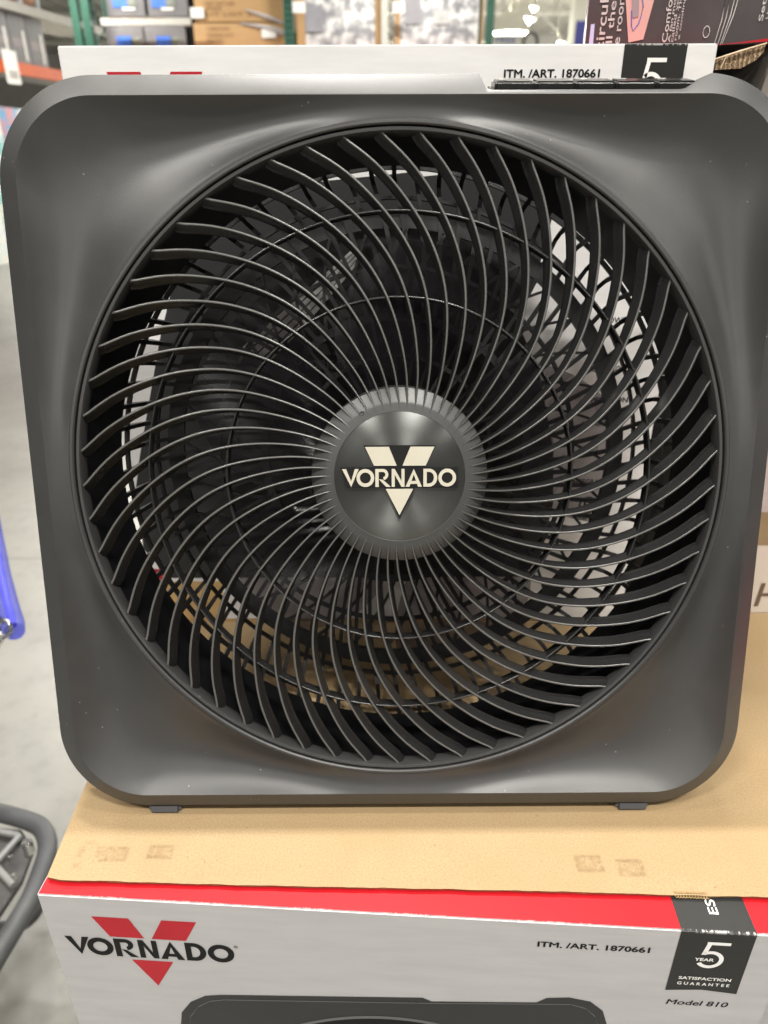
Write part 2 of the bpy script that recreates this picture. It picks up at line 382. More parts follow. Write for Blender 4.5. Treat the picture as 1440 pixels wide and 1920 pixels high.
        q = [(112, -208), (146, -178), (176, -150), (203, -132), (207, -140), (186, -172), (168, -196), (140, -216)]
        for i in range(7):
            for j in range(4):
                def bl(u, v):
                    a = Vector((108 + 98 * u, -212 + 80 * u)); c_ = Vector((134 + 78 * u, -222 + 82 * u - 10 * u * (1 - u))); return a * (1 - v) + c_ * v
                u0, u1, v0, v1 = (i + .08) / 7, (i + .9) / 7, (j + .1) / 4, (j + .88) / 4
                poly(bm, [(X(p.x), e, Z(p.y)) for p in (bl(u0, v0), bl(u1, v0), bl(u1, v1), bl(u0, v1))])
        link('printed_light_patch', bm, ink_white, root, smooth_=False)
        bm = bmesh.new(); logo_word(bm, X(160), Z(-229), .046, .0075, e, 0, .22)
        for pts in ([(169, -208), (180, -208), (184, -217), (173.5, -217)], [(189, -208), (200, -208), (196, -217), (186, -217)], [(177, -232), (192, -232), (184, -243)]):
            poly(bm, [(X(a), e, Z(b)) for a, b in pts])
        link('printed_hub_logo', bm, ink_char2, root, smooth_=False)
        for s, xx, zz, w in (('POWER', 407, 288, 22), ('CONTROL', 402, 248, 27), ('OPERATION', 399, 221, 37), ('45° AIRFLOW', 398, 200, 38), ('INTEGRATED', 396, 145, 36), ('Intertek', 404, 109, 20)):
            text_obj('feature_lettering', s, X(xx), zz / 1000, w / 1000, .0048, EPS, ink_black, root, bold=.015)
        bm = bmesh.new()
        for p in band(arc(414, 124, 8.5, 8.5, 0, 360, 32), arc(414, 124, 6.8, 6.8, 0, 360, 32)): poly(bm, [(X(a), EPS, b / 1000) for a, b in p])
        poly(bm, [(X(410), EPS, .120), (X(412), EPS, .120), (X(412), EPS, .128), (X(410), EPS, .128)]); poly(bm, [(X(413), EPS, .126), (X(420), EPS, .126), (X(420), EPS, .128), (X(413), EPS, .128)])
        poly(bm, [(X(415.5), EPS, .119), (X(417.5), EPS, .119), (X(417.5), EPS, .126), (X(415.5), EPS, .126)])
        link('certification_mark', bm, ink_black, root, smooth_=False)
        bm = bmesh.new(); poly(bm, [(X(1), EPS, .0005), (X(70), EPS, .0005), (X(70), EPS, .044), (X(1), EPS, .044)]); link('kraft_base_band', bm, kraft, root, smooth_=False)
        bm = bmesh.new(); poly(bm, [(X(1), e, .046), (X(20), e, .046), (X(20), e, .058), (X(1), e, .058)]); link('red_corner_print', bm, ink_dkred, root, smooth_=False)

r = empty('fan_carton', (-.21924, .29707, -.004 - CH), 'fan carton with red top and shade-darkened face, lying under the fan and the brown board', 'carton', rz=-.06277)
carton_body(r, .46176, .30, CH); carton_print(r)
text_obj('tested_lettering', 'EST', 0.4165, .0112, .0058, .0168, CH + .00055, ink_white, r, bold=.01, rot=90, axis_flat=True)
r = empty('fan_carton', (-.22723, .588, .0035), 'upright fan carton with light-brightened face standing directly behind the fan', 'carton')
carton_body(r, .46176, .30, CH, face_lit); carton_print(r, back=True)
tag(boxobj('cardboard_sheet', -.226, .233, .5885, .9, .0004, .0034, kraft), 'thin brown sheet under the upright carton behind the fan', 'cardboard sheet')
# cartons and pallet underneath
r = empty('fan_carton', (-.2277, .611, -.004 - CH), 'fan carton with shade-darkened face, supporting the upright carton behind the fan', 'carton')
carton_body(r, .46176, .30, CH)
r = empty('fan_carton', (.262, .30, -.004 - CH), 'neighbouring fan carton with shade-darkened face, set back at the lower right corner', 'carton', rz=-.03)
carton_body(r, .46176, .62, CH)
r = empty('fan_carton', (-.215, .31, -.006 - 2 * CH), 'lowest fan carton with shade-darkened face, standing on the pallet', 'carton')
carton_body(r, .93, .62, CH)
wood = mat('pallet_wood', (.3, .2, .11), .8, var=.3, vscale=15)
pal = empty('pallet', (0, 0, FLOOR), 'wooden pallet under the fan cartons', 'pallet')
for i in range(5): boxobj('deck_board', -.22 + i * .2, -.22 + i * .2 + .14, .3, .95, .13, -FLOOR - 2 * CH - .0065, wood, pal)
for y in (.32, .6, .88): boxobj('stringer', -.22, .72, y, y + .05, 0, .13, wood, pal)

# ------------------------------------------------------------------ brown board the fan stands on
def pad_mat():
    m = mat('brown_board', (.47, .31, .135), .75)
    N = m.node_tree.nodes; Lk = m.node_tree.links; b = N['Principled BSDF']; tc = N.new('ShaderNodeTexCoord'); V_ = tc.outputs['Object']
    sx = N.new('ShaderNodeSeparateXYZ'); Lk.new(V_, sx.inputs[0])
    fine = noise(N, Lk, V_, 700, 5, .7); mid = noise(N, Lk, V_, 14, 6, .6)
    c = mix_col(N, Lk, smooth(N, Lk, fine, .3, .7), (.27, .188, .096), (.34, .243, .13))
    c = mix_col(N, Lk, math_node(N, Lk, 'MULTIPLY', smooth(N, Lk, mid, .35, .75), .35), c, (.26, .165, .07))
    sp = math_node(N, Lk, 'MULTIPLY', smooth(N, Lk, noise(N, Lk, V_, 260, 2), .70, .76), .6)
    c = mix_col(N, Lk, sp, c, (.2, .12, .05))
    def boxmask(x0, x1, y0, y1, s=.0025):
        a = math_node(N, Lk, 'MULTIPLY', smooth(N, Lk, sx.outputs[0], x0, x0 + s), smooth(N, Lk, sx.outputs[0], x1, x1 - s))
        bb = math_node(N, Lk, 'MULTIPLY', smooth(N, Lk, sx.outputs[1], y0, y0 + s), smooth(N, Lk, sx.outputs[1], y1, y1 - s))
        return math_node(N, Lk, 'MULTIPLY', a, bb)
    st = smooth(N, Lk, noise(N, Lk, V_, 210, 4, .7), .44, .6)
    st2 = smooth(N, Lk, noise(N, Lk, V_, 90, 4, .7), .42, .56)
    tot = None
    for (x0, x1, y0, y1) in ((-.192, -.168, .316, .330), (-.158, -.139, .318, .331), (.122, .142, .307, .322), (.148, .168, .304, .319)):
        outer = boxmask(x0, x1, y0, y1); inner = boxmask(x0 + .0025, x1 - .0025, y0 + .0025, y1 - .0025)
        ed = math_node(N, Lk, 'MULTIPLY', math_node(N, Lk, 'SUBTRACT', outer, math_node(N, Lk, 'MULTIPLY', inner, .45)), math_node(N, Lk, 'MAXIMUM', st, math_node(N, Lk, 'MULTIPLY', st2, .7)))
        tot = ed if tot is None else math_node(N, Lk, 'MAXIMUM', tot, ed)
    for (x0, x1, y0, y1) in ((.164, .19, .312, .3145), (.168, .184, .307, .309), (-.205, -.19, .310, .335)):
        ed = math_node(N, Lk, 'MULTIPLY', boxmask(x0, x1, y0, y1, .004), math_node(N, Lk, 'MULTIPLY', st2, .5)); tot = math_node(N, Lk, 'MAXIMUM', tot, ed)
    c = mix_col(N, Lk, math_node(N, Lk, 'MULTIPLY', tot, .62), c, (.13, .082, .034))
    Lk.new(c, b.inputs['Base Color'])
    bp = N.new('ShaderNodeBump'); bp.inputs['Strength'].default_value = .45; bp.inputs['Distance'].default_value = .0008
    mp = N.new('ShaderNodeMapping'); mp.inputs['Scale'].default_value = (1, .15, 1); Lk.new(V_, mp.inputs[0])
    hh = math_node(N, Lk, 'ADD', math_node(N, Lk, 'MULTIPLY', noise(N, Lk, mp.outputs[0], 160, 2), .6), math_node(N, Lk, 'MULTIPLY', fine, .5))
    Lk.new(hh, bp.inputs['Height']); Lk.new(bp.outputs['Normal'], b.inputs['Normal'])
    return m
bm = bmesh.new()
fr = []
nseg = 160
slot = (.179, .2005)
def pad_front(x):
    t = (x + .2157) / (.452)
    y = .3042 - .0132 * t + .0003 * math.sin(x * 23) + .00012 * math.sin(x * 173 + 1) + random.uniform(-.00018, .00018)
    if t < .02: y += .0016 * (1 - t / .02)
    return y
topf, botf = [], []
xs_ = [-.2157 + i * (.70 / nseg) for i in range(nseg + 1)]
for x in xs_:
    sag = -.0004 * (1 + math.sin(x * 40))
    topf.append(bm.verts.new((x, pad_front(x), sag * .4))); botf.append(bm.verts.new((x, pad_front(x) + .0013, -.0033)))
midr, backr, botb = [], [], []
for i, x in enumerate(xs_):
    xo = x - .0034 * (1 if i == 0 else 0)
    midr.append(bm.verts.new((xo, .372, 0))); backr.append(bm.verts.new((xo - (.006 if i == 0 else 0), .64 if x > .24 or True else .6, 0))); botb.append(bm.verts.new((xo, .64, -.0033)))
for i in range(nseg):
    f = bm.faces.new((topf[i], topf[i + 1], midr[i + 1], midr[i])); f = bm.faces.new((midr[i], midr[i + 1], backr[i + 1], backr[i]))
    f = bm.faces.new((botf[i], botf[i + 1], topf[i + 1], topf[i])); f.material_index = 1
    f = bm.faces.new((botb[i], botb[i + 1], botf[i + 1], botf[i])); f.material_index = 1
for a in ((topf[0], midr[0], backr[0], botb[0], botf[0]),):
    f = bm.faces.new(a); f.material_index = 1
board = link('cardboard_sheet', bm, [pad_mat(), kraft_dark], smooth_=False)
tag(board, 'flat brown cardboard sheet on top of the carton, under the fan feet', 'cardboard sheet')
bm = bmesh.new(); poly(bm, [(.1795, pad_front(.1795) + .0012, .0003), (.2, pad_front(.2) + .0012, .0003), (.2, pad_front(.2) + .0022, .0003), (.1795, pad_front(.1795) + .0022, .0003)])
link('torn_slot', bm, kraft_dark, board, smooth_=False)
bm = bmesh.new()
pts = []
for i in range(60):
    x = .1795 + i * .0205 / 59; pts.append((x, pad_front(x) - .0004 + .0006 * math.sin(i * 1.25), -.0012 + .001 * math.cos(i * 1.25)))
tube(bm, pts, .00025, 5); link('torn_flute', bm, kraft, board)

# ================================================================== the fan
FO = Vector((.00988737, .40355885, .23330333)); FU = Vector((.99999429, .00337938, 0)); FV = Vector((-.00079929, .23651800, .97162678)); FN = Vector((.0032835, -.97162123, .23651935))
BASE = .2365
A_, VT, VB, WC, HC = .23, .22826, .23038, .0128, .0075
fan = empty('box_fan', (0, 0, 0), 'charcoal square box fan with round swirl grille, standing on the brown cardboard sheet', 'fan')
fo = FO - FV * BASE
fan.matrix_world = Matrix(((FU.x, -FN.x, FV.x, fo.x), (FU.y, -FN.y, FV.y, fo.y), (FU.z, -FN.z, FV.z, fo.z), (0, 0, 0, 1)))
def L(u, v, n): return (u, -n, v + BASE)
RL = .2045
def rrect_hit(th, hw, vt, vb, rad):
    """distance from origin along angle th to a rounded rectangle"""
    c, s = math.cos(th), math.sin(th)
    lo, hi = 0.1, .4
    def inside(r):
        x, y = abs(r * c), r * s
        yy = y if y >= 0 else -y; H = vt if y >= 0 else vb
        dx, dy = x - (hw - rad), yy - (H - rad)
        return math.hypot(max(dx, 0), max(dy, 0)) + min(max(dx, dy), 0) - rad < 0
    for _ in range(40):
        m_ = (lo + hi) / 2
        if inside(m_): lo = m_
        else: hi = m_
    return lo
NT = 720
ths = [2 * PI * i / NT for i in range(NT)]
# extra samples around the control notch
NU = (.0448, .0504, .1655, .1736)
for u in NU:
    ths.append(math.atan2(VT - .006, u))
ths = sorted(set(ths)); NT = len(ths)
def notch(u, v):
    if v < .15: return 0
    if u <= NU[0] or u >= NU[3]: return 0
    if u < NU[1]: return (u - NU[0]) / (NU[1] - NU[0])
    if u > NU[2]: return (NU[3] - u) / (NU[3] - NU[2])
    return 1
NR = 40
bm = bmesh.new(); grid = []
for th in ths:
    c, s = math.cos(th), math.sin(th)
    rb = rrect_hit(th, A_ - WC, VT - WC, VB - WC, .0455)
    ro = rrect_hit(th, A_, VT, VB, .058)
    row = []
    # lip round the ring
    row.append((.2014 * c, .2014 * s, -.0065)); row.append((.2014 * c, .2014 * s, -.0028)); row.append((.2021 * c, .2021 * s, -.0020)); row.append((.2036 * c, .2036 * s, -.0020)); row.append((RL * c, RL * s, -.0029))
    Ld = rb - RL
    Ls = .0050 + .0765 * (math.sin(2 * th) ** 2) ** 1.35; D = .0182 * (1 - math.exp(-Ls / .055))
    for i in range(1, NR + 1):
        t = i / NR                                  # 0 at ring, 1 at border
        rr = RL + Ld * t
        # valley: rises steeply to the crease, rolls up gently to the ring
        g = t ** 1.15 * (1 - t) ** 1.06 / .216
        z = -.0029 * (1 - t) ** 2 - D * g
        if i == NR: z = 0
        row.append((rr * c, rr * s, z))
    u, v = ro * c, ro * s
    k = notch(u, v)
    uu, vv = rb * c, rb * s
    # rounded crease
    rb2 = rb + .0009
    row.append((rb2 * c, rb2 * s, -.0003))
    kk = 1 - .80 * k
    row.append((uu + (u - uu) * kk, vv + (v - vv) * kk, -HC * kk - .0003 * (1 - kk)))
    row.append((u * (1 - .003 * (1 - k)) if True else u, v * (1 - .003 * (1 - k)), -HC - .003 - .018 * k))
    row.append((u * .997, v * .997, -.030))
    r1 = .212 + .012 * (ro - .23) / .06
    row.append(((r1 + .004) * c, (r1 + .002) * s, -.060)); row.append((.211 * c, .209 * s, -.078)); row.append((.2035 * c, .2035 * s, -.078))
    grid.append([bm.verts.new(L(*p)) for p in row])
n_ = len(grid[0])
for i in range(NT):
    a, b = grid[i], grid[(i + 1) % NT]
    for j in range(n_ - 1): bm.faces.new((a[j], b[j], b[j + 1], a[j + 1]))
housing = link('housing', bm, M['fan'], fan, sharp=32)
# inner shroud
bm = bmesh.new(); prof = [(.2012, -.0062), (.1992, -.0062), (.1990, -.010), (.1978, -.035), (.1965, -.072), (.2032, -.0775)]
lathe = lambda bm, prof, n=180: None
def lathe(bm, prof, n=180, closed=True):
    rows = [[bm.verts.new(L(r * math.cos(2 * PI * i / n), r * math.sin(2 * PI * i / n), z)) for i in range(n)] for r, z in prof]
    for A, B in zip(rows[:-1], rows[1:]):
        for i in range(n): bm.faces.new((A[i], A[(i + 1) % n], B[(i + 1) % n], B[i]))
    return rows
lathe(bm, prof); link('shroud', bm, M['inner'], fan, sharp=40)

# front grille: rim, rings, swirl fins
TAB = [(43.5, -.5), (47, 0), (55, .85), (63.6, 1.9), (78.7, 4.4), (94.2, 7.0), (111.7, 10.2), (126.8, 13.5), (135, 15.6), (149.8, 19.5), (164.8, 23.8), (178.8, 27.8), (189.8, 31.3), (200.3, 35.0)]
def swirl(r):
    r *= 1000
    for (a, p), (b, q) in zip(TAB[:-1], TAB[1:]):
        if r <= b: return math.radians(p + (q - p) * (r - a) / (b - a))
    return math.radians(TAB[-1][1])
def swirl_s(r):      # smoothed
    return sum(swirl(min(.2003, max(.0435, r + d))) for d in (-.006, -.003, 0, .003, .006)) / 5
def zfront(r):
    if r < .055: return -.0050 - (r - .0435) * .12
    return -.0064 + .0012 * max(0, (r - .16) / .04)
bm = bmesh.new()
NF = 57; PH = math.radians(128.5)
NS = 40
for k in range(NF):
    rows = []
    for i in range(NS + 1):
        r = .0435 + (.1990 - .0435) * i / NS
        th = PH + 2 * PI * k / NF + swirl_s(r)
        d = .0008; th2 = PH + 2 * PI * k / NF + swirl_s(min(.1995, r + .001)); th1 = PH + 2 * PI * k / NF + swirl_s(max(.0435, r - .001))
        P = Vector((r * math.cos(th), r * math.sin(th)))
        T = Vector(((r + .001) * math.cos(th2), (r + .001) * math.sin(th2))) - Vector(((r - .001) * math.cos(th1), (r - .001) * math.sin(th1)))
        T.normalize(); Nn = Vector((-T.y, T.x))      # towards larger angle (ccw)
        q = max(0, (r - .05) / .15)
        w = .00066 + .00020 * min(1, q * 2); w *= min(1, .25 + (r - .0435) / .006)
        lean = .0006 + .0034 * q ** 1.1
        dep = .004 + .003 * min(1, (r - .0435) / .03)
        z = zfront(r)
        sec = [(-w, -.0014), (-w * .8, -.0005), (-w * .25, -.0001), (w * .35, 0), (w * .85, -.0004), (w, -.0011), (lean * .55 + w * .9, -dep * .5), (lean + w * .6, -dep), (lean - w * .6, -dep), (lean * .45 - w, -dep * .45)]
        rows.append([bm.verts.new(L(P.x + Nn.x * a, P.y + Nn.y * a, z + b)) for a, b in sec])
    for A, B in zip(rows[:-1], rows[1:]):
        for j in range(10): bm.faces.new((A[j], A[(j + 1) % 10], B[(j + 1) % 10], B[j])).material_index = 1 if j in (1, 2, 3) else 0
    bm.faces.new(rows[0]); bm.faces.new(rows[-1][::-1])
grille = link('front_grille', bm, [M['grille'], M['fin_glint']], fan, sharp=60)
bm = bmesh.new()
lathe(bm, [(.1978, -.014), (.1979, -.0046), (.1985, -.0036), (.2000, -.0033), (.2006, -.0042), (.2006, -.0090)], 240); link('rim', bm, M['fan'], grille, sharp=40)
for R_ in (.157, .1085):
    bm = bmesh.new(); w = .0007
    rows = lathe(bm, [(R_ - w, -.0165), (R_ - w, -.0088), (R_ - w * .5, -.0082), (R_ + w * .5, -.0082), (R_ + w, -.0088), (R_ + w, -.0165), (R_ - w, -.0165)], 200)
    link('grille_ring', bm, M['grille'], grille, sharp=60)
# hub
M['hubrim'] = plastic('hub_rim_plastic', (.052, .053, .052), .38, bump=.03, dust=False)
bm = bmesh.new(); lathe(bm, [(.0405, -.0052), (.0411, -.0049), (.0418, -.0051), (.0455, -.0055), (.047, -.0060), (.0552, -.0105), (.0556, -.0115), (.0556, -.035)], 180)
hub = link('hub', bm, M['hubrim'], fan, sharp=25)
bm = bmesh.new(); rows = lathe(bm, [(.0408, -.0050), (.0404, -.0046), (.030, -.0044), (.015, -.0043), (.003, -.00425)], 160); bm.faces.new(rows[-1]); link('hub_plate', bm, M['hub'], hub, sharp=60)
bm = bmesh.new()
a0 = Vector((-.02335, .03996)); tube(bm, [L(a0.x + .0011 * math.cos(t), a0.y + .0011 * math.sin(t), -.0052) for t in [2 * PI * i / 16 for i in range(16)]], .0003, 6, closed=True); link('screw_hole', bm, M['hubrim'], hub)
em = bmesh.new(); zb, zt = -.0042, -.0024
def eprism(bm, pts, z0, z1): prism(bm, [L(a / 1000, b / 1000, z0) for a, b in pts], Vector(L(0, 0, z1)) - Vector(L(0, 0, z0)))
eprism(em, [(-22.4, 20.2), (22.4, 20.2), (12, 0), (0.0, -26.2), (-12.0, 0)], zb, zt)
eprism(em, [(-36.6, 6.6), (36.0, 6.6), (36.0, -6.4), (-33.0, -6.4)], zb, zt + .0001)
link('emblem_base', em, M['emb_dark'], hub, smooth_=False)
z1 = zt + .0005
for pts in ([(-21.4, 19.4), (-6.7, 19.4), (-1.9, 7.7), (-15.9, 7.7)], [(6.5, 19.4), (21.3, 19.4), (16.0, 7.7), (1.7, 7.7)], [(-8.7, -6.9), (8.3, -6.9), (-.2, -23.6)]):
    em = bmesh.new(); eprism(em, pts, zt - .0003, z1); link('emblem_chevron', em, M['beige'], hub, smooth_=False)
em = bmesh.new(); logo_word(em, -.0357, BASE - .0055, .0706, .0112, -(zt - .0002), .0009, .19); link('emblem_word', em, M['beige'], hub, smooth_=False)
# control strip
e_pt = lambda u, q: (u, VT - WC * .82 * 1 + q * (WC * .82 + .0006), -.0022 - q * .0255)     # on the sloping floor of the notch
def panel_block(u0, u1, q0, q1, h, m, name, par, bev=.0006):
    bm = bmesh.new()
    p0, p1 = Vector(e_pt(0, q0)), Vector(e_pt(0, q1)); d = (p1 - p0); nn = Vector((0, -d.z, d.y)).normalized()
    if nn.y < 0: nn = -nn
    vs = []
    for u in (u0, u1):
        for p in (p0, p1):
            for hh in (-.0008, h): vs.append(bm.verts.new(L(u, p.y + nn.y * hh, p.z + nn.z * hh)))
    for q in ((0, 1, 3, 2), (4, 6, 7, 5), (0, 4, 5, 1), (2, 3, 7, 6), (0, 2, 6, 4), (1, 5, 7, 3)): bm.faces.new([vs[i] for i in q])
    bmesh.ops.bevel(bm, geom=bm.edges[:], offset=bev, segments=3, affect='EDGES')
    return link(name, bm, m, par, sharp=60), nn
pnl, _ = panel_block(.0515, .1675, .05, .80, .0004, M['gloss'], 'control_panel', fan, .0002)
bw = (.1664 - .0528) / 5
def panel_pt(u, q, h):
    p0, p1 = Vector(e_pt(0, 0)), Vector(e_pt(0, 1)); d = p1 - p0; nn = Vector((0, -d.z, d.y)).normalized(); nn = -nn if nn.y < 0 else nn
    p = Vector(e_pt(u, q)) + nn * h; return L(u, p.y, p.z)
for i in range(5):
    b_, nn = panel_block(.0528 + i * bw + .0003, .0528 + (i + 1) * bw - .0003, .12, .74, .0042, M['gloss'], 'button', fan, .0013)
    uc = .0528 + (i + .24) * bw; h = .0044
    bm = bmesh.new()
    if i in (0, 2):
        a0, a1 = (120, 420) if i == 0 else (0, 360)
        P_ = [panel_pt(uc + .0030 * math.cos(math.radians(a)), .5 + .14 * math.sin(math.radians(a)), h) for a in [a0 + (a1 - a0) * j / 28 for j in range(29)]]
        tube(bm, P_, .00028, 5)
        tube(bm, [panel_pt(uc, .5, h), panel_pt(uc, .66, h)], .00028, 5)
        if i == 2: tube(bm, [panel_pt(uc, .5, h), panel_pt(uc + .0016, .5, h)], .00028, 5)
    elif i > 2:
        tube(bm, [panel_pt(uc - .0024, .5, h), panel_pt(uc + .0024, .5, h)], .0003, 5)
        if i == 4: tube(bm, [panel_pt(uc, .4, h), panel_pt(uc, .6, h)], .0003, 5)
    else: bm.free(); continue
    link('icon', bm, M['icon'], b_)
# feet
for u in (-.164, .163):
    bm = bmesh.new()
    pts = []
    for (uu, sgn) in ((u - .0105, -1), (u + .0105, 1)): pass
    def fp(uu, n, z): # point with world height z
        v = (z - FO.z - FN.z * n - FU.z * uu) / FV.z; return L(uu, v, n)
    b4 = [fp(uu, n, .0002) for uu, n in ((u - .0115, -.0074), (u + .0115, -.0074), (u + .0105, -.029), (u - .0105, -.029))]
    t4 = [L(uu, -VB + .0006, n) for uu, n in ((u - .0112, -.0088), (u + .0112, -.0088), (u + .0105, -.029), (u - .0105, -.029))]
    vb_ = [bm.verts.new(p) for p in b4]; vt_ = [bm.verts.new(p) for p in t4]
    bm.faces.new(vb_); bm.faces.new(vt_[::-1])
    for i in range(4): bm.faces.new((vb_[i], vb_[(i + 1) % 4], vt_[(i + 1) % 4], vt_[i]))
    bmesh.ops.bevel(bm, geom=bm.edges[:], offset=.0022, segments=3, affect='EDGES')
    link('foot', bm, M['foot'], fan)
# rear grille
bm = bmesh.new()
def flatring(R_, w, z0, z1, n=160): lathe(bm, [(R_ - w, z0), (R_ + w, z0), (R_ + w, z1), (R_ - w, z1), (R_ - w, z0)], n)
for R_, w in ((.1885, .0011), (.1735, .0062), (.14, .0014), (.104, .003), (.075, .0015)): flatring(R_, w, -.1265, -.1305)
BOWL = [(.204, -.078), (.2035, -.092), (.2015, -.114), (.1975, -.123), (.191, -.127)]
def zbar(k, n, r0, r1, tw, w):
    rows = []
    path = [(r0 + (min(r1, .19) - r0) * i / 8, -.127) for i in range(9)] + (BOWL[::-1] if r1 > .19 else [])
    for r, zz in path:
        th = 2 * PI * k / n + tw * (r - r0)
        P = Vector((r * math.cos(th), r * math.sin(th))); T = Vector((-math.sin(th), math.cos(th))); e_ = .0017
        dz = 0 if zz < -.126 else (.0017 if r > .1985 else .001)
        rows.append([bm.verts.new(L(P.x * q + T.x * a, P.y * q + T.y * a, z)) for a, z, q in ((-w, zz + e_ - dz, 1 - dz / r), (w, zz + e_ - dz, 1 - dz / r), (w, zz - e_ + dz, 1 + dz / r), (-w, zz - e_ + dz, 1 + dz / r))])
    for A, B in zip(rows[:-1], rows[1:]):
        for j in range(4): bm.faces.new((A[j], A[(j + 1) % 4], B[(j + 1) % 4], B[j]))
for z in (-.100,): lathe(bm, [(.2012, z), (.2045, z), (.2045, z - .0024), (.2012, z - .0024), (.2012, z)], 160)
for k in range(78): zbar(k, 78, .104, .2005, 1.3, .0016)
for k in range(36): zbar(k, 36, .104, .168, -3.6, .0012)
for k in range(36): zbar(k, 36, .045, .104, 0, .0012)
rear = link('rear_grille', bm, M['rear'], fan, smooth_=False)
bm = bmesh.new(); rows = lathe(bm, [(.002, -.085), (.046, -.085), (.052, -.09), (.052, -.126), (.046, -.134), (.002, -.134)], 64); bm.faces.new(rows[0]); bm.faces.new(rows[-1]); link('motor_housing', bm, M['rear'], fan)
# smoked fan blades
bm = bmesh.new(); rows = lathe(bm, [(.002, -.042), (.040, -.042), (.044, -.046), (.044, -.084)], 64); bm.faces.new(rows[0])
rotor = link('rotor_hub', bm, M['rear'], fan)
for k in range(5):
    bm = bmesh.new(); th0 = math.radians(98 + 72 * k); rows = []
    for i in range(15):
        r = .043 + (.148 - .043) * i / 14; q = i / 14
        half = math.radians(25 + 5 * math.sin(q * PI)) * (1 - .28 * q ** 4); sk = math.radians(-26) * q ** 1.2
        row = []
        for j in range(11):
            s = -1 + 2 * j / 10; th = th0 + sk + half * s
            z = -.066 + .017 * s * (1 - .35 * q) + .004 * (1 - s * s)
            row.append(bm.verts.new(L(r * math.cos(th), r * math.sin(th), z)))
        rows.append(row)
    for A, B in zip(rows[:-1], rows[1:]):
        for j in range(10): bm.faces.new((A[j], A[j + 1], B[j + 1], B[j]))
    bmesh.ops.solidify(bm, geom=bm.faces[:], thickness=.0016)
    link('fan_blade', bm, M['smoke'], fan, sharp=60)

# ================================================================== things close by
# dark carton on top of the row behind
film = mat('dark_gloss_print', (.075, .066, .068), .3, var=.3, vscale=9, bump=.3, bscale=25)
d0 = Vector((.1517, .632, .4845)); yaw = -.23
r = empty('dark_carton', d0, 'large dark shrink-wrapped carton with vertical white lettering, lying on the rear cartons at upper right', 'carton', rz=yaw)
boxobj('box', 0, .62, 0, .3, .0005, .42, film, r, .002)
pink = mat('pink_print', (.62, .36, .33), .4, var=.08); blue = mat('blue_print', (.06, .12, .45), .4); pale_blue = mat('pale_blue_print', (.45, .5, .75), .4)
def quad_print(name, pts, m, par, y=-.0006):
    bm = bmesh.new(); poly(bm, [(a, y, b) for a, b in pts]); return link(name, bm, m, par, smooth_=False)
def on_dark(px, py):         # pixel -> local x,z on the dark carton's front plane
    p = d0.copy(); n = Vector((math.sin(yaw), -math.cos(yaw), 0)); n = Vector((math.sin(yaw), -math.cos(yaw), 0))
    d = CF + CX * ((px - 720) / F) - CU * ((py - 960) / F)
    s = (p - CAM).dot(n) / d.dot(n); q = CAM + d * s - p
    return (q.dot(Vector((math.cos(yaw), math.sin(yaw), 0))), q.z)
quad_print('pink_panel', [on_dark(*p) for p in ((1178, 80), (1206, 74), (1232, -20), (1172, -20))], pink, r)
quad_print('drawing', [on_dark(*p) for p in ((1186, 34), (1197, 32), (1199, -18), (1184, -18))], mat('grey_print', (.3, .24, .26), .4), r, -.001)
bm = bmesh.new(); P_ = [on_dark(*p) for p in ((1184, 20), (1184, 50), (1187, 58), (1197, 45), (1202, 30), (1206, 12), (1204, -5))]
tube(bm, [(a, -.0007, b) for a, b in P_], .00035, 6); link('arrow', bm, blue, r)
quad_print('pale_strip', [on_dark(*p) for p in ((1104, 83), (1112, 83), (1115, 45), (1108, 46))], pale_blue, r)
ink_dim = mat('dim_white_ink', (.5, .47, .46), .45, var=.15, vscale=60)
def vtext(s, px, py0, py1, wpx, bold=0.01, nm='lettering'):
    a = on_dark(px, py0); b = on_dark(px, py1); c = on_dark(px + wpx, py0)
    text_obj(nm, s, a[0], a[1], c[0] - a[0], b[1] - a[1], -.0008, ink_dim, r, bold=bold, rot=90)
vtext('circulates', 1115, 96, -76, 16); vtext('all the', 1133, 100, 3, 12); vtext('the room', 1146, 112, -12, 12)
vtext('Comfort', 1240, 80, -22, 10); vtext('A fan moves air', 1251, 80, -60, 5); vtext('called vortex', 1256.5, 80, -45, 5); vtext('room. The air', 1263, 76, -40, 5); vtext('a cooling ex', 1270, 74, -35, 5)
vtext('Settings', 1421, 40, -60, 11); vtext('Up to', 1435, 36, -10, 5)
quad_print('red_base_line', [on_dark(*p) for p in ((1320, 86), (1440, 78), (1460, 76), (1460, 70), (1440, 72), (1380, 80))], ink_dkred, r)
bm = bmesh.new(); P_ = on_dark(1324, 60)
tube(bm, [(P_[0] + .0022 * math.cos(t), -.0008, P_[1] + .0035 * math.sin(t)) for t in [2 * PI * i / 20 for i in range(20)]], .0002, 5, closed=True); link('power_icon', bm, ink_white, r)
# shrink film streaks
M['film'] = mat('pale_film_streak', (.5, .47, .46), .2, var=.2, vscale=30)
for (a, b) in (((1345, 85), (1372, -20)), ((1350, 85), (1384, -30)), ((1338, 86), (1362, -10)), ((1353, 84), (1392, -30))):
    bm = bmesh.new(); p, q = on_dark(*a), on_dark(*b); tube(bm, [(p[0], -.0004, p[1]), ((p[0] + q[0]) / 2 + .001, -.0008, (p[1] + q[1]) / 2), (q[0], -.0004, q[1])], [.0002, .0004, .0002], 5); link('film_streak', bm, M['film'], r)

